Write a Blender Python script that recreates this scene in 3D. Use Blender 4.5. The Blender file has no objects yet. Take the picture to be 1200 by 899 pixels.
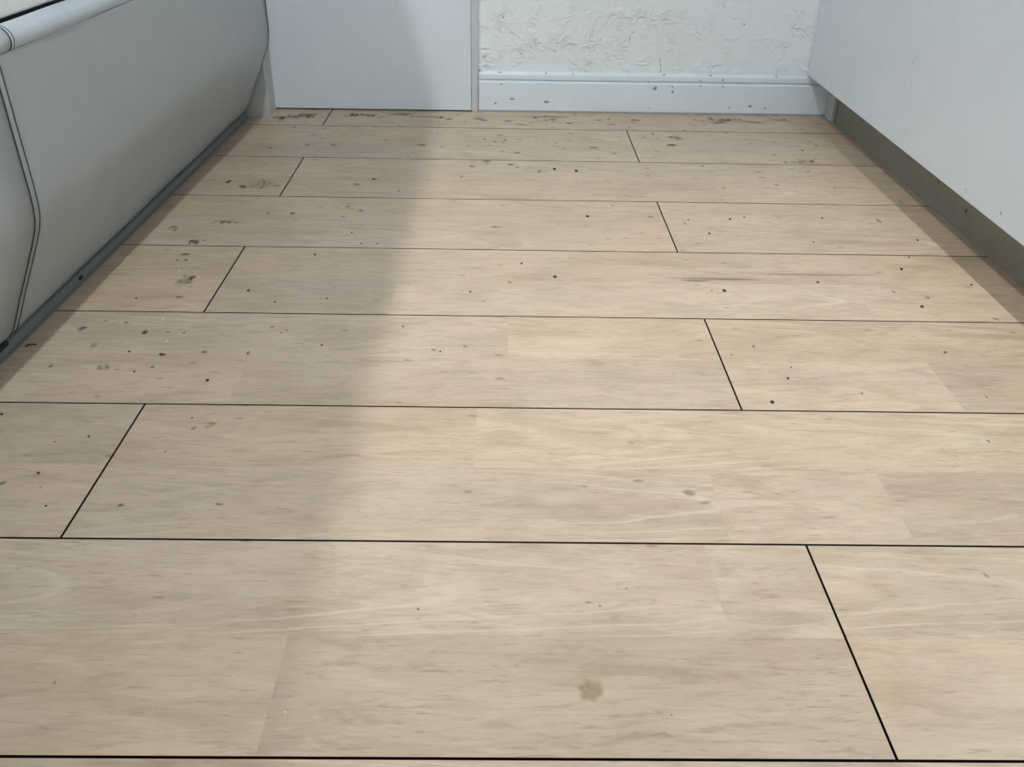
import bpy, bmesh, math, random
from mathutils import Vector, Matrix

scene = bpy.context.scene
COL = scene.collection
rnd = random.Random(7)

# ---------------------------------------------------------------- camera
CAM_POS = Vector((0.0, 0.0, 0.7448))
CR = Vector((0.99981101, -0.0071767, 0.01806741))
CD = Vector((0.01159922, -0.52559944, -0.85065309))
CF = Vector((0.01560111, 0.8507019, -0.52541686))
FPX = 1041.5
cam_data = bpy.data.cameras.new('camera')
cam_data.sensor_fit = 'HORIZONTAL'
cam_data.sensor_width = 36.0
cam_data.lens = 36.0 * FPX / 1200.0
cam_data.clip_start = 0.02
cam = bpy.data.objects.new('camera', cam_data)
COL.objects.link(cam)
m = Matrix.Identity(4)
for i in range(3):
    m[i][0] = CR[i]
    m[i][1] = -CD[i]
    m[i][2] = -CF[i]
    m[i][3] = CAM_POS[i]
cam.matrix_world = m
scene.camera = cam

# ---------------------------------------------------------------- world, lamps, exposure
world = bpy.data.worlds.new('world')
scene.world = world
world.use_nodes = True
bg = world.node_tree.nodes['Background']
bg.inputs['Color'].default_value = (0.74, 0.88, 1.0, 1)
bg.inputs['Strength'].default_value = 1.15
scene.view_settings.view_transform = 'Standard'
scene.view_settings.look = 'None'
scene.view_settings.gamma = 1.0
scene.view_settings.use_curve_mapping = False
scene.view_settings.exposure = 0.08

LAMP_Z = 2.385
# x, y, watts, radius, spot angle or None
LAMPS = [
    (-0.20, 1.10, 57.0, 0.022, None, 'round white ceiling lamp over the middle of the floor'),
    (0.936, 0.98, 108.0, 0.020, 84.0, 'round white ceiling downlight above the counter front'),
    (-0.81, 1.25, 94.0, 0.018, 86.0, 'round white ceiling lamp above the added shadow slab'),
]

# ---------------------------------------------------------------- helpers
def px(x, y, z=0.0, X=None, Y=None):
    """direction of a photo pixel, met with the floor (z), or a plane of constant X or Y"""
    d = CR * (x - 600.0) + CD * (y - 449.5) + CF * FPX
    if X is not None:
        t = (X - CAM_POS.x) / d.x
    elif Y is not None:
        t = (Y - CAM_POS.y) / d.y
    else:
        t = (z - CAM_POS.z) / d.z
    return CAM_POS + d * t

def obj(name, bm, mat, parent=None, loc=(0, 0, 0), smooth=False):
    me = bpy.data.meshes.new(name)
    bmesh.ops.recalc_face_normals(bm, faces=bm.faces[:])
    bm.to_mesh(me)
    bm.free()
    if mat is not None:
        me.materials.append(mat)
    if smooth:
        for p in me.polygons:
            p.use_smooth = True
    o = bpy.data.objects.new(name, me)
    COL.objects.link(o)
    o.location = loc
    if parent is not None:
        o.parent = parent
    return o

def empty(name, loc=(0, 0, 0), rz=0.0):
    o = bpy.data.objects.new(name, None)
    COL.objects.link(o)
    o.location = loc
    o.rotation_euler = (0, 0, rz)
    return o

def tag(o, label, cat, group=None):
    o['label'] = label
    o['category'] = cat
    if group:
        o['group'] = group
    return o

def struct(o):
    o['kind'] = 'structure'
    return o

def box_bm(x0, x1, y0, y1, z0, z1, bevel=0.0, seg=2):
    bm = bmesh.new()
    bmesh.ops.create_cube(bm, size=1.0)
    for v in bm.verts:
        v.co = Vector((x0 + (v.co.x + .5) * (x1 - x0), y0 + (v.co.y + .5) * (y1 - y0), z0 + (v.co.z + .5) * (z1 - z0)))
    if bevel > 0:
        bmesh.ops.bevel(bm, geom=bm.edges[:], offset=bevel, segments=seg, profile=0.5, affect='EDGES')
    return bm

def extrude_profile(prof, y0, y1, closed=True, ny=1, fn=None):
    """profile of (x, z) pairs swept along y"""
    bm = bmesh.new()
    rings = []
    for j in range(ny + 1):
        y = y0 + (y1 - y0) * j / ny
        ring = []
        for i, (x, z) in enumerate(prof):
            p = Vector((x, y, z))
            if fn:
                p = fn(p, i)
            ring.append(bm.verts.new(p))
        rings.append(ring)
    n = len(prof)
    for a, b in zip(rings, rings[1:]):
        for i in range(n if closed else n - 1):
            k = (i + 1) % n
            bm.faces.new((a[i], a[k], b[k], b[i]))
    if closed:
        bm.faces.new(rings[0])
        bm.faces.new(rings[-1][::-1])
    return bm

def tube_bm(points, r, n=8):
    bm = bmesh.new()
    rings = []
    for i, p in enumerate(points):
        p = Vector(p)
        a = Vector(points[max(i - 1, 0)])
        b = Vector(points[min(i + 1, len(points) - 1)])
        t = (b - a).normalized()
        up = Vector((0, 1, 0)) if abs(t.y) < .9 else Vector((1, 0, 0))
        s = t.cross(up).normalized()
        u = s.cross(t)
        rings.append([bm.verts.new(p + (s * math.cos(k * 2 * math.pi / n) + u * math.sin(k * 2 * math.pi / n)) * r) for k in range(n)])
    for a, b in zip(rings, rings[1:]):
        for k in range(n):
            bm.faces.new((a[k], a[(k + 1) % n], b[(k + 1) % n], b[k]))
    bm.faces.new(rings[0])
    bm.faces.new(rings[-1][::-1])
    return bm

# ---------------------------------------------------------------- materials
def new_mat(name):
    mt = bpy.data.materials.new(name)
    mt.use_nodes = True
    nt = mt.node_tree
    return mt, nt, nt.nodes['Principled BSDF']

def N(nt, typ, **kw):
    n = nt.nodes.new(typ)
    for k, v in kw.items():
        setattr(n, k, v)
    return n

def math_node(nt, op, a, b=None, clamp=False):
    n = N(nt, 'ShaderNodeMath', operation=op, use_clamp=clamp)
    for i, v in enumerate((a, b)):
        if v is None:
            continue
        if isinstance(v, (int, float)):
            n.inputs[i].default_value = v
        else:
            nt.links.new(v, n.inputs[i])
    return n.outputs[0]

def ramp(nt, fac, stops):
    r = N(nt, 'ShaderNodeValToRGB')
    while len(r.color_ramp.elements) < len(stops):
        r.color_ramp.elements.new(0.5)
    for e, (p, c) in zip(r.color_ramp.elements, stops):
        e.position = p
        e.color = c if isinstance(c, tuple) else (c, c, c, 1)
    nt.links.new(fac, r.inputs[0])
    return r.outputs[0]

def noise(nt, vec, scale, detail=4, rough=.5, dist=0.0):
    n = N(nt, 'ShaderNodeTexNoise')
    n.inputs['Scale'].default_value = scale
    n.inputs['Detail'].default_value = detail
    n.inputs['Roughness'].default_value = rough
    n.inputs['Distortion'].default_value = dist
    if vec is not None:
        nt.links.new(vec, n.inputs['Vector'])
    return n.outputs['Fac']

def mapping(nt, vec, scale=(1, 1, 1), loc=None):
    mp = N(nt, 'ShaderNodeMapping')
    mp.inputs['Scale'].default_value = scale
    nt.links.new(vec, mp.inputs['Vector'])
    if loc is not None:
        nt.links.new(loc, mp.inputs['Location'])
    return mp.outputs[0]

def mixc(nt, fac, a, b, blend='MIX'):
    n = N(nt, 'ShaderNodeMix', data_type='RGBA', blend_type=blend)
    for s, v in ((n.inputs[0], fac), (n.inputs[6], a), (n.inputs[7], b)):
        if isinstance(v, (int, float)):
            s.default_value = v
        elif isinstance(v, tuple):
            s.default_value = v
        else:
            nt.links.new(v, s)
    return n.outputs[2]

def bump(nt, bsdf, h, strength, dist):
    b = N(nt, 'ShaderNodeBump')
    b.inputs['Strength'].default_value = strength
    b.inputs['Distance'].default_value = dist
    nt.links.new(h, b.inputs['Height'])
    nt.links.new(b.outputs[0], bsdf.inputs['Normal'])

def plain(name, col, rough=.5, var=0.04, scale=12.0, bumps=0.0, bscale=200.0, spec=.5):
    mt, nt, b = new_mat(name)
    tc = N(nt, 'ShaderNodeTexCoord')
    nz = noise(nt, tc.outputs['Object'], scale, 5, .6)
    c0 = tuple(max(0, c * (1 - var)) for c in col) + (1,)
    c1 = tuple(min(1, c * (1 + var)) for c in col) + (1,)
    nt.links.new(ramp(nt, nz, [(0.3, c0), (0.7, c1)]), b.inputs['Base Color'])
    b.inputs['Roughness'].default_value = rough
    b.inputs['Specular IOR Level'].default_value = spec
    if bumps > 0:
        bump(nt, b, noise(nt, tc.outputs['Object'], bscale, 3), bumps, .001)
    return mt

def make_wood():
    mt, nt, b = new_mat('maple_veneer')
    tc = N(nt, 'ShaderNodeTexCoord')
    oi = N(nt, 'ShaderNodeObjectInfo')
    sep = N(nt, 'ShaderNodeSeparateColor')
    nt.links.new(oi.outputs['Color'], sep.inputs[0])
    tone, seed, cath = sep.outputs[0], sep.outputs[1], sep.outputs[2]
    comb = N(nt, 'ShaderNodeCombineXYZ')
    nt.links.new(math_node(nt, 'MULTIPLY', seed, 37.0), comb.inputs[0])
    nt.links.new(math_node(nt, 'MULTIPLY', seed, 91.0), comb.inputs[1])
    nt.links.new(math_node(nt, 'MULTIPLY', seed, 17.0), comb.inputs[2])
    off = comb.outputs[0]
    co = tc.outputs['Object']
    blotch = noise(nt, mapping(nt, co, (5.0, 12.0, 1), off), 1.0, 6, .62, .9)
    streak = noise(nt, mapping(nt, co, (9.0, 44.0, 1), off), 1.0, 7, .66, 1.1)
    fine = noise(nt, mapping(nt, co, (48.0, 380.0, 1), off), 1.0, 4, .6)
    # cathedral figure: stretched, noise-distorted rings
    warp = noise(nt, mapping(nt, co, (2.2, 6.0, 1), off), 1.0, 3, .5)
    sx = N(nt, 'ShaderNodeSeparateXYZ')
    nt.links.new(mapping(nt, co, (1, 1, 1)), sx.inputs[0])
    xx = math_node(nt, 'ADD', sx.outputs[0], math_node(nt, 'MULTIPLY', math_node(nt, 'SUBTRACT', seed, .5), .5))
    yy = math_node(nt, 'MULTIPLY', sx.outputs[1], 1.0)
    para = math_node(nt, 'ADD', math_node(nt, 'MULTIPLY', xx, 1.0), math_node(nt, 'MULTIPLY', math_node(nt, 'MULTIPLY', yy, yy), 95.0))
    para = math_node(nt, 'ADD', para, math_node(nt, 'MULTIPLY', warp, .55))
    ring = math_node(nt, 'SINE', math_node(nt, 'MULTIPLY', para, 62.0))
    ring = math_node(nt, 'ADD', math_node(nt, 'MULTIPLY', ring, .5), .5)
    ring = math_node(nt, 'POWER', ring, 3.0)
    ringmask = math_node(nt, 'MULTIPLY', cath, ramp(nt, noise(nt, mapping(nt, co, (2.0, 5.0, 1), off), 1.3, 2), [(.40, 0.0), (.62, 1.0)]))
    ringa = math_node(nt, 'MULTIPLY', ring, ringmask)
    base = ramp(nt, blotch, [(.30, (0.485, 0.373, 0.276, 1)), (.52, (0.580, 0.455, 0.345, 1)), (.75, (0.625, 0.500, 0.385, 1))])
    st = ramp(nt, streak, [(.36, 0.0), (.50, .85), (.62, 1.0)])
    col = mixc(nt, math_node(nt, 'MULTIPLY', math_node(nt, 'SUBTRACT', 1.0, st), .50), base, (0.365, 0.282, 0.198, 1))
    col = mixc(nt, math_node(nt, 'MULTIPLY', ramp(nt, streak, [(.58, 0.0), (.74, 1.0)]), .35), col, (0.68, 0.59, 0.455, 1))
    col = mixc(nt, math_node(nt, 'MULTIPLY', ramp(nt, fine, [(.28, 1.0), (.44, 0.0)]), .30), col, (0.33, 0.25, 0.17, 1))
    col = mixc(nt, math_node(nt, 'MULTIPLY', ringa, .32), col, (0.42, 0.32, 0.22, 1))
    ring2 = math_node(nt, 'POWER', math_node(nt, 'ADD', math_node(nt, 'MULTIPLY', math_node(nt, 'SINE', math_node(nt, 'ADD', math_node(nt, 'MULTIPLY', para, 31.0), 1.2)), .5), .5), 14.0)
    col = mixc(nt, math_node(nt, 'MULTIPLY', math_node(nt, 'MULTIPLY', ring2, ringmask), .45), col, (0.74, 0.64, 0.50, 1))
    dash = noise(nt, mapping(nt, co, (30.0, 210.0, 1), off), 1.0, 4, .6, .6)
    col = mixc(nt, math_node(nt, 'MULTIPLY', ramp(nt, dash, [(.28, 1.0), (.42, 0.0)]), .58), col, (0.29, 0.215, 0.145, 1))
    col = mixc(nt, math_node(nt, 'MULTIPLY', ramp(nt, dash, [(.58, 0.0), (.72, 1.0)]), .35), col, (0.72, 0.63, 0.49, 1))
    # tone of the single strip
    hsv = N(nt, 'ShaderNodeHueSaturation')
    nt.links.new(col, hsv.inputs['Color'])
    nt.links.new(tone, hsv.inputs['Value'])
    nt.links.new(math_node(nt, 'ADD', math_node(nt, 'MULTIPLY', seed, .09), 1.02), hsv.inputs['Saturation'])
    col = hsv.outputs[0]
    # old dirt flecks rubbed into the grain, denser towards the wall
    geo = N(nt, 'ShaderNodeNewGeometry')
    pos = geo.outputs['Position']
    sp = N(nt, 'ShaderNodeSeparateXYZ')
    nt.links.new(pos, sp.inputs[0])
    vor = N(nt, 'ShaderNodeTexVoronoi')
    vor.inputs['Scale'].default_value = 1.0
    nt.links.new(mapping(nt, pos, (26, 60, 1)), vor.inputs['Vector'])
    jag = noise(nt, mapping(nt, pos, (120, 260, 1)), 1.0, 3)
    vd = math_node(nt, 'ADD', vor.outputs['Distance'], math_node(nt, 'MULTIPLY', math_node(nt, 'SUBTRACT', jag, .5), .35))
    vcol = N(nt, 'ShaderNodeSeparateColor')
    nt.links.new(vor.outputs['Color'], vcol.inputs[0])
    dens = math_node(nt, 'ADD', math_node(nt, 'MULTIPLY', math_node(nt, 'SUBTRACT', sp.outputs[1], .9), .11), 0.03, True)
    clump = ramp(nt, noise(nt, pos, 3.1, 3), [(.40, .3), (.62, 1.6)])
    keep = math_node(nt, 'LESS_THAN', vcol.outputs[0], math_node(nt, 'MULTIPLY', dens, clump))
    fl = math_node(nt, 'MULTIPLY', keep, ramp(nt, vd, [(.10, 1.0), (.26, 0.0)]))
    col = mixc(nt, math_node(nt, 'MULTIPLY', fl, .5), col, (0.16, 0.115, 0.07, 1))
    # dull grey film of dirt in patches
    film = ramp(nt, noise(nt, mapping(nt, pos, (2.4, 4.2, 1)), 1.0, 5, .65), [(.50, 0.0), (.72, 1.0)])
    col = mixc(nt, math_node(nt, 'MULTIPLY', film, .40), col, (0.38, 0.31, 0.23, 1))
    nt.links.new(col, b.inputs['Base Color'])
    rr = math_node(nt, 'ADD', math_node(nt, 'MULTIPLY', blotch, .14), .36)
    nt.links.new(rr, b.inputs['Roughness'])
    b.inputs['Specular IOR Level'].default_value = .42
    bump(nt, b, math_node(nt, 'ADD', streak, math_node(nt, 'MULTIPLY', fine, .4)), .06, .001)
    return mt

def make_wallpaper(name, col, strength, soft):
    """paper with patches of trowelled relief"""
    mt, nt, b = new_mat(name)
    tc = N(nt, 'ShaderNodeTexCoord')
    co = tc.outputs['Object']
    patch = ramp(nt, noise(nt, co, 13.0, 3, .6, .4), [(.46, .04), (.64, 1.0)])
    n1 = noise(nt, mapping(nt, co, (1.0, 1.0, 1.6)), 19.0, 1.5, .45, 1.0)
    ridge = ramp(nt, math_node(nt, 'ABSOLUTE', math_node(nt, 'SUBTRACT', n1, .5)), [(0.0, 1.0), (.06, .6), (.16, 0.0)])
    n2 = noise(nt, mapping(nt, co, (1.5, 1.0, .8)), 30.0, 1.5, .45, 1.3)
    ridge2 = ramp(nt, math_node(nt, 'ABSOLUTE', math_node(nt, 'SUBTRACT', n2, .45)), [(0.0, .8), (.05, .45), (.14, 0.0)])
    h = math_node(nt, 'MULTIPLY', math_node(nt, 'MAXIMUM', ridge, ridge2), patch)
    h = math_node(nt, 'ADD', h, math_node(nt, 'MULTIPLY', noise(nt, co, 110.0, 2), soft))
    bump(nt, b, h, strength, .0045)
    dirt = ramp(nt, noise(nt, co, 5.0, 6, .65), [(.35, tuple(c * .965 for c in col) + (1,)), (.65, tuple(col) + (1,))])
    nt.links.new(dirt, b.inputs['Base Color'])
    b.inputs['Roughness'].default_value = .75
    b.inputs['Specular IOR Level'].default_value = .25
    return mt

def make_stain():
    mt, nt, b = new_mat('dried_stain')
    tc = N(nt, 'ShaderNodeTexCoord')
    oi = N(nt, 'ShaderNodeObjectInfo')
    nt.links.new(oi.outputs['Color'], b.inputs['Base Color'])
    b.inputs['Roughness'].default_value = .6
    nz = noise(nt, tc.outputs['Object'], 170.0, 4, .65)
    a = math_node(nt, 'MULTIPLY', ramp(nt, nz, [(.32, .5), (.58, 1.0)]), oi.outputs['Alpha'])
    vm = N(nt, 'ShaderNodeVectorMath', operation='DISTANCE')
    nt.links.new(tc.outputs['Generated'], vm.inputs[0])
    vm.inputs[1].default_value = (.5, .5, .5)
    gen = N(nt, 'ShaderNodeUVMap')
    gen.uv_map = 'blob'
    vm.operation = 'LENGTH'
    nt.links.new(gen.outputs[0], vm.inputs[0])
    a = math_node(nt, 'MULTIPLY', a, ramp(nt, vm.outputs['Value'], [(.45, 1.0), (1.0, 0.0)]))
    nt.links.new(a, b.inputs['Alpha'])
    return mt

M_WOOD = make_wood()
M_CORE = plain('board_core', (0.030, 0.021, 0.014), .95, .15, spec=0.0)
M_SUB = plain('subfloor', (0.05, 0.04, 0.03), .9)
M_WALL = make_wallpaper('wallpaper_relief', (0.90, 0.945, 0.955), .85, .05)
M_PANEL = make_wallpaper('wallpaper_counter', (0.84, 0.91, 0.975), .28, .08)
M_DOOR = make_wallpaper('door_sheet', (0.765, 0.825, 0.88), .14, .08)
M_FRAME = plain('frame_paint', (0.62, 0.63, 0.62), .45, .05)
M_STUB = plain('corner_paint', (0.56, 0.56, 0.52), .6, .06)
M_BASE = plain('baseboard_gloss', (0.80, 0.88, 0.925), .30, .03, 8.0)
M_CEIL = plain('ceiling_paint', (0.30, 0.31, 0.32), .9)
M_TOE = plain('toe_kick_taupe', (0.30, 0.30, 0.26), .5, .05, 30.0)
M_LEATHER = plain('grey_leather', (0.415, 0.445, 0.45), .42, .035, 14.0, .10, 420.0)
M_ROLL_LIT = plain('roll_leather_lit', (0.58, 0.645, 0.70), .38, .04, 14.0, .10, 420.0)  # same leather, with the roll's brighter light put into its colour
M_THREAD = plain('dark_thread', (0.05, 0.055, 0.055), .8)
M_HEM = plain('plinth_band', (0.150, 0.170, 0.165), .55, .08, 20.0)
M_BLACK = plain('black_liner', (0.010, 0.010, 0.012), .7)
M_CREAM = plain('cream_cushion', (0.93, 0.91, 0.85), .6, .03, 20.0, .08, 300.0)
M_STAIN = make_stain()
M_CRUMB_D = plain('dark_crumb', (0.035, 0.026, 0.018), .8, .3, 300.0)
M_CRUMB_B = plain('brown_crumb', (0.13, 0.095, 0.06), .8, .3, 300.0)
M_CRUMB_W = plain('white_crumb', (0.78, 0.74, 0.64), .7, .05, 300.0)
M_LAMP = plain('lamp_white', (0.8, 0.8, 0.8), .4)
M_TOP = plain('counter_top', (0.7, 0.7, 0.68), .35)

def emit_mat():
    mt, nt, b = new_mat('lamp_glow')
    b.inputs['Emission Color'].default_value = (1.0, .93, .82, 1)
    b.inputs['Emission Strength'].default_value = 3.0
    return mt
M_GLOW = emit_mat()

# ---------------------------------------------------------------- back wall frame (runs very slightly askew to the boards)
WYAW = 0.0110
WALL_Y = 2.852        # plaster face at x = 0
def wall_obj(name, bm, mat, parent=None, s=0.0):
    """mesh given with x along the wall from s, y = -depth in front of the plaster, z up"""
    o = obj(name, bm, mat, parent)
    if parent is None:
        o.location = (s * math.cos(WYAW), WALL_Y + s * math.sin(WYAW), 0)
        o.rotation_euler = (0, 0, WYAW)
    else:
        o.location = (s, 0, 0)
    return o

XL, XR, YB = -2.0, 2.2, -1.6
# ---------------------------------------------------------------- floor: planks of two veneer strips each
floor = struct(obj('floor', box_bm(XL, XR, YB, 3.05, -.030, -.012), M_SUB))
PW, PL, ROW0 = 0.303, 1.818, 0.5291
GAP = 0.0030
GAPY = 0.0033
JX = {0: .385, 1: -.535, 2: .3743, 3: -.534, 4: .3763, 5: -.527, 6: .3738, 7: -.530}
SEAMS = {  # (row, strip near=0 / far=1): seams read off the photograph
    (0, 0): [-.225], (0, 1): [.258], (1, 1): [-.032], (1, 0): [.292, .525],
    (2, 1): [.016], (2, 0): [-.412, .722], (3, 1): [.141], (3, 0): [.694, -.20], (4, 0): [.05, -1.0], (4, 1): [], (5, 0): [.542], (5, 1): [], (6, 0): [], (6, 1): [],
}
# tone of the strips in view: (row, strip) -> [(right end, value), ...]
TONE_AT = {
    (0, 0): [(-.226, 1.04), (.384, .885), (9, 1.03)], (0, 1): [(.257, 1.03), (.384, 1.00), (9, 1.00)],
    (1, 0): [(-.536, 1.02), (.291, .965), (.524, 1.02), (9, .925)], (1, 1): [(-.536, .93), (-.033, .955), (9, 1.03)],
    (2, 0): [(-.413, 1.00), (.373, .935), (.721, 1.03), (9, .90)], (2, 1): [(.015, .985), (.373, 1.02), (9, .965)],
    (3, 0): [(-.535, 1.02), (-.201, .90), (.693, 1.01), (9, 1.05)], (3, 1): [(-.535, .95), (.140, .975), (9, .945)],
    (4, 0): [(.049, .97), (.375, 1.02), (9, .955)], (4, 1): [(.375, .98), (9, 1.02)],
    (5, 0): [(-.528, .95), (.541, .945), (9, 1.02)], (5, 1): [(-.528, .98), (9, 1.01)],
    (6, 0): [(.372, .97), (9, 1.0)], (6, 1): [(.372, 1.0), (9, .96)],
}
def pick_tone(k, s, x):
    for end, v in TONE_AT[(k, s)]:
        if x < end:
            return v
planks = []   # (row y0, y1, x0, x1, object)
strip_no = 0
for k in range(-7, 8):
    y0 = ROW0 + PW * k
    y1 = y0 + PW
    jx = JX.get(k, (.377 if k % 2 == 0 else -.532) + rnd.uniform(-.004, .004))
    xs = []
    x = jx - 2 * PL
    while x < XR + PL:
        xs.append(x)
        x += PL
    for xa, xb in zip(xs, xs[1:]):
        a, c = max(xa, XL), min(xb, XR)
        if c - a < .02:
            continue
        y1c = min(y1, 2.99)
        lx, ly = (a + c) / 2, (y0 + y1c) / 2
        pl = obj('plank', box_bm(a - lx, c - lx, y0 - ly, y1c - ly, -.012, -.005), M_CORE, floor, (lx, ly, 0))
        planks.append((y0, y1c, a, c, pl))
        ymid = (y0 + y1) / 2
        for s, (ya, yb) in enumerate(((y0 + GAPY / 2, ymid), (ymid, min(y1 - GAPY / 2, y1c)))):
            cuts = [q for q in SEAMS.get((k, s), []) if a + .1 < q < c - .1]
            if (k, s) not in SEAMS:
                q = a + rnd.uniform(.25, .8)
                while q < c - .2:
                    cuts.append(q)
                    q += rnd.uniform(.45, .95)
            ends = [a + GAP / 2] + sorted(cuts) + [c - GAP / 2]
            for e0, e1 in zip(ends, ends[1:]):
                mx, my = (e0 + e1) / 2, (ya + yb) / 2
                st = obj('veneer_strip', box_bm(e0 - mx, e1 - mx, ya - my, yb - my, -.005, 0), M_WOOD, pl, (mx - lx, my - ly, 0))
                st.data.materials.append(M_CORE)      # stained flanks of the board
                for f in st.data.polygons:
                    f.material_index = 0 if f.normal.z > .5 else 1
                tone = rnd.uniform(.93, 1.05)
                if (k, s) in TONE_AT:
                    tone = pick_tone(k, s, (e0 + e1) / 2)
                strip_no += 1
                st.color = (tone, rnd.random(), 1.0 if rnd.random() < .55 else .25, 1)

def plank_at(x, y):
    for y0, y1, a, c, o in planks:
        if y0 <= y <= y1 and a <= x <= c:
            return o
    return None

# ---------------------------------------------------------------- walls, ceiling, added shadow slab
wall_back = struct(wall_obj('wall_back', box_bm(-2.1, 2.3, 0, .12, 0, 2.45), M_WALL))
M_SIDE = plain('side_wall_paint', (0.74, 0.78, 0.80), .9)
struct(obj('wall_left', box_bm(XL - .1, XL, YB, 3.0, -.02, 2.45), M_SIDE))
struct(obj('wall_right', box_bm(XR, XR + .1, YB, 3.0, -.02, 2.45), M_SIDE))
struct(obj('ceiling', box_bm(XL - .1, XR + .1, YB, 3.1, 2.45, 2.55), M_CEIL))
EDGE_Z = 1.45
struct(obj('added_shadow_slab', box_bm(XL, -.267 - .226 * EDGE_Z, -1.2, 2.735, EDGE_Z - .02, EDGE_Z + .10, .003), M_CEIL))  # unseen slab added to cast the broad shadow over the left floor
# wall corner that stands forward of the door, behind the sofa end
struct(obj('wall_corner', box_bm(XL, -.705, 2.738, 2.86, -.002, 2.45, .002), M_STUB))

# door leaf with its stile and frame post
door = struct(wall_obj('door_1', box_bm(-.745, -.0945, -.020, -.001, .0045, 2.0, .0015), M_DOOR))
wall_obj('door_post', box_bm(-.0935, -.0735, -.0165, -.001, .0, 2.04, .001), M_FRAME, door)

# baseboard with moulded top: ledge, bead, groove, chamfer, face
prof = [(0, .0), (-.0080, .0), (-.0080, .0045), (-.0140, .0055), (-.0140, .0885), (-.0132, .0915), (-.0108, .0940), (-.0045, .0950),
        (-.0045, .0978), (-.0100, .0985), (-.0104, .1000), (-.0104, .1110), (-.0098, .1135), (-.0080, .1160), (-.0050, .1180), (0, .1195)]
bm = bmesh.new()
for (sa, sb) in [(-.0705, 1.05)]:
    ra = [bm.verts.new((sa, d, z)) for d, z in prof]
    rb = [bm.verts.new((sb, d, z)) for d, z in prof]
    for i in range(len(prof)):
        k = (i + 1) % len(prof)
        bm.faces.new((ra[i], ra[k], rb[k], rb[i]))
    bm.faces.new(ra)
    bm.faces.new(rb[::-1])
baseboard = struct(wall_obj('baseboard_back', bm, M_BASE))
struct(obj('baseboard_right', box_bm(1.026, 1.0365, 2.778, 2.848, 0.0, .1225, .0012), M_FRAME))

# ---------------------------------------------------------------- counter on the right
counter = tag(empty('kitchen_counter', (.954, 1.0, 0)), 'white counter clad in lightly embossed wallpaper over a recessed taupe toe kick', 'counter')
CY0, CY1 = -2.2, 1.858
obj('cladding_panel', box_bm(0, .020, CY0, CY1, .1235, .88, .0012), M_PANEL, counter)
obj('cabinet_body', box_bm(.0202, .70, CY0, CY1, .1245, .88), M_TOP, counter)
obj('toe_kick', box_bm(.0832, .100, CY0, 1.848, 0.0, .1243), M_TOE, counter)
obj('counter_top', box_bm(0, .72, CY0, CY1, .8805, .915, .0015), M_TOP, counter)

# ---------------------------------------------------------------- sofa on the left
SY = math.radians(-1.6)
sofa = tag(empty('leather_sofa', (-.803, 1.30, 0), SY), 'grey leather sofa base with rolled top edge and a double-stitched vertical seam', 'sofa')
SE = 1.402            # far end
S0 = -2.3             # near end, behind the camera
SEAM = 0.0
panel_curve = [(-.006, .0235), (.004, .036), (.016, .061), (.032, .097), (.047, .128), (.066, .168), (.077, .191), (.0865, .213), (.0920, .232), (.0945, .252),
               (.0955, .28), (.0955, .338), (.0956, .40), (.0956, .455), (.0956, .4655), (.0956, .4668)]
back_curve = [(.0940, .4672), (.02, .468), (-.02, .40), (-.04, .20), (-.04, .0235)]
prof = panel_curve + back_curve
def wobble(p, i):
    w = .0012 * math.sin(p.y * 5.1 + p.z * 9) + .0008 * math.sin(p.y * 13.0 + 1.3)
    if i < len(panel_curve):
        p = p + Vector((w, 0, 0))
    return p
pf = obj('side_panel', extrude_profile(prof, SEAM + .0035, SE, True, 40, wobble), M_LEATHER, sofa, smooth=False)
pn = obj('side_panel', extrude_profile(prof, S0, SEAM - .0035, True, 30, wobble), M_LEATHER, sofa)
for p in (pf, pn):
    for f in p.data.polygons:
        f.use_smooth = len(f.vertices) == 4
# seam welt between the two panels, with a thread line each side
obj('seam_welt', extrude_profile([(x + .0004, z) for x, z in panel_curve] + back_curve, SEAM - .0035, SEAM + .0035), M_LEATHER, pf)
for s in (-1, 1):
    pts = [wobble(Vector((x + .0006, SEAM + s * .0080, z)), 0) for x, z in panel_curve]
    obj('stitch_line', tube_bm(pts, .0010, 6), M_THREAD, pf if s > 0 else pn)
# end piping of the far end
obj('end_piping', tube_bm([(x + .0004, SE, z) for x, z in panel_curve], .0016, 6), M_THREAD, pf)
# rolled edge
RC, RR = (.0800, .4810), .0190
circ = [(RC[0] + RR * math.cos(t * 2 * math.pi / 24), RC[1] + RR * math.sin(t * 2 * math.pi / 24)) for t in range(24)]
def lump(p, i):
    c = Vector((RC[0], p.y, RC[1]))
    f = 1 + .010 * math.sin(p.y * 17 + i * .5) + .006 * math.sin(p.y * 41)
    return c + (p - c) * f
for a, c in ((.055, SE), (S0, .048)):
    r = obj('edge_roll', extrude_profile(circ, a, c, True, 60, lump), M_ROLL_LIT, sofa)
    for f in r.data.polygons:
        f.use_smooth = len(f.vertices) == 4
def ring_bm(y0, y1, rad):
    c2 = [(RC[0] + rad * math.cos(t * 2 * math.pi / 24), RC[1] + rad * math.sin(t * 2 * math.pi / 24)) for t in range(24)]
    return extrude_profile(c2, y0, y1)
obj('roll_welt', ring_bm(.0480, .0550, RR * 1.035), M_ROLL_LIT, r)
obj('roll_stitch', ring_bm(.0458, .0480, RR * 1.05), M_THREAD, r)
obj('roll_stitch', ring_bm(.0538, .0550, RR * 1.06), M_THREAD, r)
obj('roll_pleat', ring_bm(.0550, .0578, RR * 1.02), M_LEATHER, r)
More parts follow.
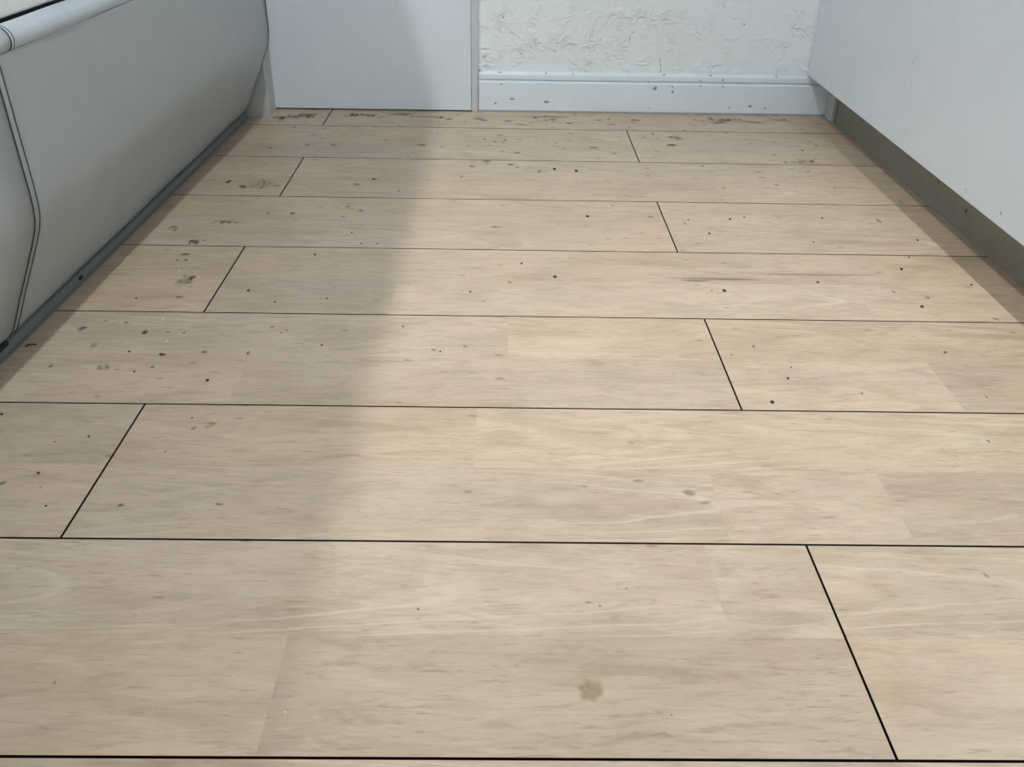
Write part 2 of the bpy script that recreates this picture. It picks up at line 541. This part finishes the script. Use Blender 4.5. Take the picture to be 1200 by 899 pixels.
# plinth band under the panel, black clip and webbing bits on it
band = obj('plinth_band', extrude_profile([(-.05, 0), (.0, 0), (.004, .012), (.003, .0245), (-.006, .0262), (-.05, .0262)], S0, SE - .01), M_HEM, sofa)
cl = box_bm(-.008, .0050, -.085, -.025, .021, .0285, .0015)
obj('zip_end', cl, M_BLACK, band)
obj('zip_end', box_bm(-.004, .0052, .236, .250, .013, .0205, .001), M_BLACK, band)
# black liner top carrying the cushion
obj('seat_deck', box_bm(-.62, .046, S0, SE - .03, .40, .4972, .003), M_BLACK, sofa)
obj('sofa_frame', box_bm(-.62, -.05, S0, SE - .03, .0, .395), M_BLACK, sofa)

cush = tag(empty('seat_cushion', (-.803, 1.30, .4975), SY), 'cream seat cushion lying on the black deck of the sofa', 'cushion')
cy0, cy1 = -.95, .30
obj('cushion_body', box_bm(-.62, .0555, cy0, cy1, .0002, .125, .004, 3), M_CREAM, cush)

# ---------------------------------------------------------------- lamps
for i, (x, y, w, rad, ang, lab) in enumerate(LAMPS):
    t = tag(empty('ceiling_lamp', (x, y, 2.45)), lab, 'lamp')
    bm = bmesh.new()
    bmesh.ops.create_cone(bm, cap_ends=True, segments=28, radius1=.055, radius2=.065, depth=.016)
    bmesh.ops.translate(bm, verts=bm.verts, vec=(0, 0, -.008))
    obj('lamp_housing', bm, M_LAMP, t)
    bm = bmesh.new()
    bmesh.ops.create_cone(bm, cap_ends=True, segments=24, radius1=.022, radius2=.034, depth=.012)
    bmesh.ops.translate(bm, verts=bm.verts, vec=(0, 0, -.0222))
    obj('lamp_lens', bm, M_GLOW, t)
    if ang:
        ld = bpy.data.lights.new('lamp_light', 'SPOT')
        ld.spot_size = math.radians(ang)
        ld.spot_blend = 1.0
    else:
        ld = bpy.data.lights.new('lamp_light', 'POINT')
    ld.energy = w
    ld.shadow_soft_size = rad
    ld.color = (.965, 1.0, 1.0)
    lo = bpy.data.objects.new('lamp_light', ld)
    COL.objects.link(lo)
    lo.parent = t
    lo.location = (0, 0, LAMP_Z - 2.45)
    if x < -.5:          # this one is swivelled a little towards the door wall
        lo.rotation_euler = Vector((.12, .55, -2.385)).to_track_quat('-Z', 'Y').to_euler()

# ---------------------------------------------------------------- stains on boards and skirting
def blob_bm(w, h, n=14, rough=.28):
    bm = bmesh.new()
    ph = rnd.uniform(0, 6)
    vs = []
    for i in range(n):
        a = i * 2 * math.pi / n
        r = 1 + rnd.uniform(-rough, rough) * .6 + .18 * math.sin(2 * a + ph)
        vs.append((math.cos(a) * w / 2 * r, math.sin(a) * h / 2 * r))
    c = bm.verts.new((0, 0, 0))
    ring = [bm.verts.new((x, y, 0)) for x, y in vs]
    uv = bm.loops.layers.uv.new('blob')      # distance from the middle, for the soft rim
    for i in range(n):
        f = bm.faces.new((c, ring[i], ring[(i + 1) % n]))
        for lp in f.loops:
            k = 0 if lp.vert == c else (i if lp.vert == ring[i] else i + 1)
            a = k * 2 * math.pi / n
            lp[uv].uv = (0, 0) if lp.vert == c else (math.cos(a), math.sin(a))
    return bm

def floor_stain(x, y, w, h, col=(.12, .085, .05), alpha=.6):
    if w >= 12 and h >= 4 and y < 500:       # scuffed patch: a faint film with darker flecks in it
        floor_blob(x, y, w, h, col, alpha * .45)
        for i in range(int(5 + w / 5)):
            floor_blob(x + rnd.gauss(0, w * .27), y + rnd.gauss(0, h * .27), rnd.uniform(3, 7), rnd.uniform(1.6, 3), col, alpha * rnd.uniform(.45, .95))
    else:
        floor_blob(x, y, w, h, col, alpha)

def floor_blob(x, y, w, h, col, alpha):
    p = px(x, y)
    pl = plank_at(p.x, p.y)
    if pl is None:
        return
    wx = (px(x + w / 2, y) - px(x - w / 2, y)).length * 1.15
    wy = (px(x, y - h / 2) - px(x, y + h / 2)).length * 1.1
    o = obj('stain', blob_bm(wx, wy), M_STAIN, pl, (p.x - pl.location.x, p.y - pl.location.y, .00015 + rnd.uniform(0, .00008)))
    o.color = tuple(col) + (alpha,)

G = (.085, .070, .040)
for a in [
    (217, 329, 22, 12, (.10, .085, .055), .55), (226, 325, 9, 4, (.09, .07, .045), .6), (229, 283, 15, 5, (.07, .06, .035), .75), (217.5, 298, 11, 4, (.10, .085, .055), .6),
    (208, 305, 4, 2.5, G, .6), (218, 305, 5, 2.5, G, .6), (205, 267, 12, 5, (.17, .14, .10), .45), (269, 260, 34, 5, (.16, .13, .09), .35), (260, 261, 6, 2.5, G, .55), (306, 216, 34, 13, (.17, .135, .09), .38),
    (283.5, 218.4, 10, 3.5, G, .65), (268, 212.8, 7, 4, (.07, .05, .03), .8), (210, 348, 9, 3, (.15, .12, .08), .5), (170, 389.4, 9, 4.5, (.07, .055, .03), .85), (190, 415.5, 9, 4, (.06, .05, .03), .85),
    (197, 389, 6, 2, G, .6), (216, 390, 5, 3, (.13, .10, .07), .5), (122, 431, 15, 7, (.17, .13, .09), .45), (96, 385, 12, 5, (.16, .12, .08), .4), (148, 378, 7, 2.5, (.12, .09, .06), .55), (124, 376, 4, 2.5, G, .5),
    (240, 412.6, 7, 4, (.13, .09, .04), .6), (290.6, 414, 5, 4, (.10, .075, .04), .7), (178.6, 430, 5, 3, G, .65), (59.5, 429, 8, 3, (.14, .11, .07), .5), (110, 405, 10, 6, (.18, .14, .10), .35),
    (319, 383, 6, 2.5, (.13, .10, .07), .6), (360, 170, 6, 2, (.14, .12, .08), .5), (391, 170, 9, 2.5, (.13, .12, .08), .5), (495, 170, 11, 3, (.10, .115, .055), .6), (418, 216, 9, 2.5, (.13, .105, .07), .6),
    (439, 210, 5, 3, (.14, .12, .08), .5), (343, 250, 6, 3, (.06, .045, .03), .75), (314, 249.6, 4, 2.5, G, .6), (423, 247, 5, 3, (.10, .08, .05), .6), (408, 242, 8, 3, (.15, .12, .09), .45), (402, 254, 6, 3, (.15, .12, .09), .45),
    (345, 137, 46, 5, (.14, .12, .075), .55), (330, 139, 10, 3.5, (.10, .085, .05), .6), (362, 134.5, 26, 3, (.10, .09, .05), .6), (420, 135, 40, 4, (.15, .13, .085), .55), (413, 134, 6, 2.5, (.06, .06, .04), .7), (448, 137, 5, 2, G, .6), (470, 134, 34, 3, (.16, .14, .10), .5),
    (517, 138, 5, 2.5, (.07, .05, .03), .75), (567, 141, 10, 2.2, (.12, .09, .055), .6), (560, 139, 14, 2, (.14, .11, .07), .5), (595, 142, 12, 2, (.11, .085, .05), .6), (610, 146, 18, 1.8, (.13, .10, .06), .55), (627, 138, 6, 2, (.09, .07, .04), .7), (648, 140, 12, 2, (.13, .10, .07), .5),
    (667, 144.5, 7, 2.4, (.08, .065, .045), .7), (702, 141, 6, 1.8, G, .65), (717, 146, 10, 2, (.13, .11, .07), .5), (745, 141, 14, 2, (.14, .115, .07), .5), (765, 157, 5, 2.5, (.12, .10, .07), .5),
    (845, 141, 60, 4, (.18, .15, .10), .42), (842, 144, 20, 3, (.14, .115, .075), .55), (880, 143, 30, 3, (.19, .16, .11), .4), (915, 141, 24, 3, (.2, .17, .12), .35), (500, 137, 40, 3, (.19, .16, .11), .35), (640, 137, 60, 3, (.20, .17, .12), .35),
    (568, 163, 4, 2, G, .55), (592, 164, 5, 2.2, G, .6), (580, 166, 4, 2, G, .5), (695, 173, 11, 2.2, (.12, .09, .055), .65), (606, 179, 9, 2, (.12, .10, .06), .55), (720, 180, 6, 2, (.14, .12, .08), .45), (787, 170, 12, 2.2, (.07, .05, .03), .8), (797, 163, 8, 2, (.12, .10, .07), .5), (790, 161, 22, 6, (.2, .17, .12), .3),
    (598, 193, 7, 2.5, (.10, .08, .05), .65), (606, 196, 5, 2, G, .5), (632, 201, 6, 3, (.16, .14, .10), .45), (759, 206, 6, 2, (.13, .11, .07), .5), (553, 195, 9, 3, (.15, .13, .09), .45), (570, 189, 12, 3, (.15, .11, .08), .5), (541, 207, 6, 2, (.14, .12, .08), .5),
    (580, 266, 8, 2.5, (.12, .09, .05), .6), (762, 254, 8, 1.8, (.10, .08, .05), .6), (718, 241, 5, 2, G, .5), (597, 331, 5, 2.5, (.12, .09, .06), .6), (566, 353, 4, 2, G, .5), (508, 410, 6, 4, (.17, .14, .10), .5), (545, 406, 5, 3, (.16, .13, .09), .5),
    (888, 202, 9, 1.8, (.12, .10, .06), .5), (893, 208, 9, 1.8, (.12, .10, .06), .5), (910, 217, 4, 3, (.12, .10, .06), .55), (848, 220, 6, 2, (.14, .12, .08), .5), (907, 182, 5, 2, (.14, .12, .08), .5), (951, 189, 6, 2, (.12, .09, .06), .55), (978, 220, 3, 2, G, .5), (940, 190, 34, 5, (.2, .16, .11), .32),
    (1030, 259, 5, 6, (.14, .10, .06), .5), (1047, 342, 5, 3, (.16, .12, .08), .45), (1087, 349, 5, 4, (.16, .12, .08), .45), (1167, 374, 6, 4, (.15, .12, .08), .45), (1107, 413, 4, 3, G, .5), (1056, 237, 4, 3, (.12, .10, .06), .5),
    (142, 592, 7, 4.5, (.14, .10, .06), .65), (257, 591, 10, 3.5, (.15, .11, .06), .6), (227, 502, 6, 5, (.18, .14, .10), .4), (250, 497, 4, 3, G, .4), (194, 529, 4, 3, G, .45), (48, 571, 4, 3, G, .4), (3, 566, 10, 5, (.10, .085, .06), .55),
    (692, 810, 34, 24, (.40, .31, .17), .75), (807, 578, 16, 8, (.25, .205, .115), .45), (827, 589, 14, 5, (.24, .20, .13), .35), (734, 690, 3, 3, G, .5), (690, 706, 8, 3, (.2, .16, .11), .45), (703, 710, 6, 3, (.2, .16, .11), .4), (787, 838, 3, 3, G, .6), (1155, 674, 5, 8, (.22, .17, .12), .35),
    (490, 714, 5, 2.5, (.08, .06, .04), .7), (64, 800, 4, 4, (.15, .11, .07), .5), (1010, 461, 5, 3, (.16, .13, .10), .5), (1158, 517, 4, 3, (.10, .08, .05), .6), (1156, 465, 3, 3, (.09, .07, .04), .6), (883, 406, 5, 2.5, (.09, .07, .04), .6),
    (840, 327, 110, 3, (.19, .15, .10), .45), (960, 322, 130, 3, (.22, .17, .115), .35), (815, 329, 36, 2.5, (.13, .10, .065), .5),
]:
    floor_stain(*a)
# a light peppering of tiny dried flecks along the wall
for i in range(90):
    X = rnd.uniform(300, 960)
    Yp = 134 + abs(rnd.gauss(0, 1)) * 28
    if Yp < 300:
        floor_stain(X, Yp, rnd.uniform(2.5, 7), rnd.uniform(1.3, 2.4), (.14, .112, .072), rnd.uniform(.25, .5))

def wall_mark(parent, x, y, w, h, depth, col=(.06, .065, .06), alpha=.75, tilt=0.0):
    """a chip or scuff on the skirting or the wall"""
    Yp = WALL_Y + (depth - .0004)
    for _ in range(3):
        p = px(x, y, Y=Yp)
        Yp = WALL_Y + p.x * math.tan(WYAW) + depth - .0004
    wx = w * (p - CAM_POS).length / FPX
    wz = h * (p - CAM_POS).length / FPX / .88
    bm = blob_bm(wx, wz)
    bmesh.ops.rotate(bm, verts=bm.verts, cent=(0, 0, 0), matrix=Matrix.Rotation(tilt, 3, 'Z'))
    bmesh.ops.rotate(bm, verts=bm.verts, cent=(0, 0, 0), matrix=Matrix.Rotation(math.pi / 2, 3, 'X'))
    o = obj('scuff', bm, M_STAIN, parent, (p.x / math.cos(WYAW), depth - .0004, p.z))
    o.color = tuple(col) + (alpha,)
for a in [(767.7, 103.5, 5.5, 4), (788, 102, 2.5, 2.5), (788, 107.5, 3, 4), (640, 119.5, 8, 3), (580.5, 121, 3.5, 3), (587, 98.7, 5, 1.8), (761, 127, 2, 1.8), (854, 126, 3, 2), (879, 124.3, 6, 2.5), (896, 127, 3, 2), (600, 116, 8, 2), (821, 101, 2.5, 2), (847, 101.5, 3, 2)]:
    wall_mark(baseboard, *a, -.0140, (.10, .11, .105), .62)
for a in [(586, 85, 4, 2), (640, 85.5, 2.5, 2), (671, 86.5, 3, 1.5), (778, 87.5, 4, 2), (833, 88.5, 3.5, 2), (910, 90, 3, 2), (821, 94.5, 2.5, 2), (847, 94, 3.5, 2.5), (562, 82.5, 3, 3)]:
    wall_mark(baseboard, *a, -.0106, (.12, .13, .12), .7)
for a in [(872, 28.5, 2, 2, .9), (589.6, 20, 3, 3, .5), (568, 66, 4, 4, .35), (773, 71, 1.5, 4, .6), (774, 77, 1.5, 5, .6), (774.5, 83, 1.5, 4, .6), (738, 45, 2, 8, .3), (742, 38, 5, 2, .3)]:
    wall_mark(wall_back, a[0], a[1], a[2], a[3], 0.0, (.12, .12, .11), a[4])

def panel_mark(x, y, w, h, alpha, X=.954, par=counter, col=(.08, .08, .075)):
    p = px(x, y, X=X - .0004)
    wy = w * (p - CAM_POS).length / FPX / .62
    wz = h * (p - CAM_POS).length / FPX / .9
    bm = blob_bm(wy, wz)
    bmesh.ops.rotate(bm, verts=bm.verts, cent=(0, 0, 0), matrix=Matrix.Rotation(math.pi / 2, 3, 'X'))
    bmesh.ops.rotate(bm, verts=bm.verts, cent=(0, 0, 0), matrix=Matrix.Rotation(-math.pi / 2, 3, 'Z'))
    o = obj('scuff', bm, M_STAIN, par, (p.x - .954, p.y - 1.0, p.z))
    o.color = tuple(col) + (alpha,)
for a in [(1012, 141, 3, 2.5, .9), (1100, 214, 3, 3, .95), (1173, 250, 2, 4, .6), (1132, 222, 2, 3, .35), (982, 94, 2, 2, .5), (1031, 70, 2, 3, .25), (1070, 72, 3, 4, .25), (1058, 122, 2, 3, .25)]:
    panel_mark(*a)
panel_mark(1132, 247.5, 3.5, 5, .8, 1.0372, counter, (.04, .04, .035))

# ---------------------------------------------------------------- crumbs lying on the boards
def crumb_mesh(name, mat, seed):
    r = random.Random(seed)
    bm = bmesh.new()
    bmesh.ops.create_icosphere(bm, subdivisions=1, radius=.5)
    for v in bm.verts:
        v.co *= r.uniform(.65, 1.15)
    lo = min(v.co.z for v in bm.verts)
    hi = max(v.co.z for v in bm.verts)
    for v in bm.verts:
        v.co.z = (v.co.z - lo) / (hi - lo)
    me = bpy.data.meshes.new(name)
    bm.to_mesh(me)
    bm.free()
    me.materials.append(mat)
    return me
CR_MESH = {c: [crumb_mesh('crumb', mt, s) for s in range(3)] for c, mt in (('d', M_CRUMB_D), ('b', M_CRUMB_B), ('w', M_CRUMB_W))}
CR_TAG = {'d': ('black crumb', 'black crumbs scattered over the floorboards'),
          'b': ('brown fleck', 'brown flecks scattered over the floorboards'),
          'w': ('white crumb', 'white crumbs scattered over the floorboards')}
ORD = ['narrow board against the skirting', 'second board out from the skirting', 'third board out from the skirting', 'fourth board out from the skirting', 'fifth board out from the skirting',
       'sixth board out from the skirting', 'seventh board out from the skirting', 'eighth board out from the skirting']
def where(p):
    row = int(math.floor((p.y - ROW0) / PW))
    n = ORD[min(max(7 - row, 0), 7)]
    if p.x < -.45:
        return n + ' close to the sofa'
    if p.x > .62:
        return n + ' close to the counter'
    if p.x < -.10:
        return n + ' on the door side'
    return n + ' between door and counter'
def crumb(kind, x, y, w, h, label=None, group=True):
    p = px(x, y)
    wx = (px(x + w / 2, y) - px(x - w / 2, y)).length
    wy = min((px(x, y - h / 2) - px(x, y + h / 2)).length, wx * 1.6)
    o = bpy.data.objects.new('crumb', rnd.choice(CR_MESH[kind]))
    COL.objects.link(o)
    o.location = (p.x, p.y, 0.0001)
    o.scale = (wx * .8, wy * .8, min(wx, wy) * .30)
    o.rotation_euler = (0, 0, rnd.uniform(-.3, .3))
    l, g = CR_TAG[kind]
    tag(o, label or 'tiny ' + l + ' on the ' + where(p), 'crumb', g)
crumb('d', 904.5, 472, 7, 4.5, 'largest black crumb, beside the dark groove on the boards nearest the counter', False)
crumb('d', 848.5, 341.5, 6.5, 3.5, 'flat black crumb in the middle of a board, with a pinhead speck beside it', False)
crumb('d', 649.5, 198.5, 5, 5, 'angular black crumb in front of the skirting board', False)
for a in [(675, 201, 6, 2.2), (688, 254, 6, 2.4), (611, 309, 4, 2.4), (650, 325, 7, 2.6), (551, 342, 3.5, 3), (516, 412, 3.5, 3), (369, 299, 4, 2.6), (377, 405, 4, 2.6),
          (151.7, 412, 4, 3.2), (157.4, 436, 3.5, 3), (243, 446, 6, 4), (225, 490, 3.2, 3), (104, 512, 4, 3.2), (54, 593, 4, 3.4), (45, 555, 6, 3), (291, 341, 5, 2.6), (855, 257, 4, 2.2), (831, 274, 4, 2.2), (807, 258, 3, 2),
          (963, 256, 3.4, 2.2), (1075, 282, 3.6, 2.2), (1056, 316, 5, 3), (958, 331, 5, 2.2), (1138, 334, 3.6, 2.8), (1080, 360, 6, 2.8), (923, 444, 4.5, 3), (834, 341, 2.4, 2), (1065, 302, 3.5, 2), (159.6, 350, 3.5, 2.6), (173.8, 254, 3, 2.2), (2, 486, 6, 3)]:
    crumb('d', *a)
for a in [(940, 177, 3.5, 2.2), (956, 171, 3.5, 2), (823, 195, 3.5, 2), (872, 255, 3.5, 2), (953, 284, 3.5, 2), (927, 431, 3, 2.4), (857, 416, 2.6, 2.4), (1108, 413, 3.6, 2.4), (412, 273, 3.6, 2.2), (423, 286, 3.6, 2), (442, 286, 3.6, 2), (383, 350, 4, 2.4),
          (329, 390.5, 3, 2.2), (336, 387, 3, 2.2), (64, 518, 3, 2.6), (322, 354.5, 4, 2.4), (467, 224, 3.4, 2), (437, 210, 4, 2), (472, 383, 3.4, 2.4), (802, 262, 2.6, 2)]:
    crumb('b', *a)
for a in [(209.8, 317.7, 3.4, 2.4), (196, 400, 4, 2.8), (191, 375, 3, 2.2), (293.5, 353, 4, 2.2), (1032, 202, 5, 2.6), (334, 835, 3, 3), (954, 137.5, 3, 3), (921, 138, 3, 2), (864, 259, 2.4, 2)]:
    crumb('w', *a)
# dark thread poking out from under the sofa
p0 = px(30, 407)
pts = [(0, 0, .001), (.006, .004, .003), (.011, .003, .0035), (.017, .0045, .0025)]
tag(obj('thread_end', tube_bm(pts, .0013, 6), M_BLACK, None, (p0.x, p0.y, .0006)), 'short black thread poking out from under the sofa edge', 'thread')
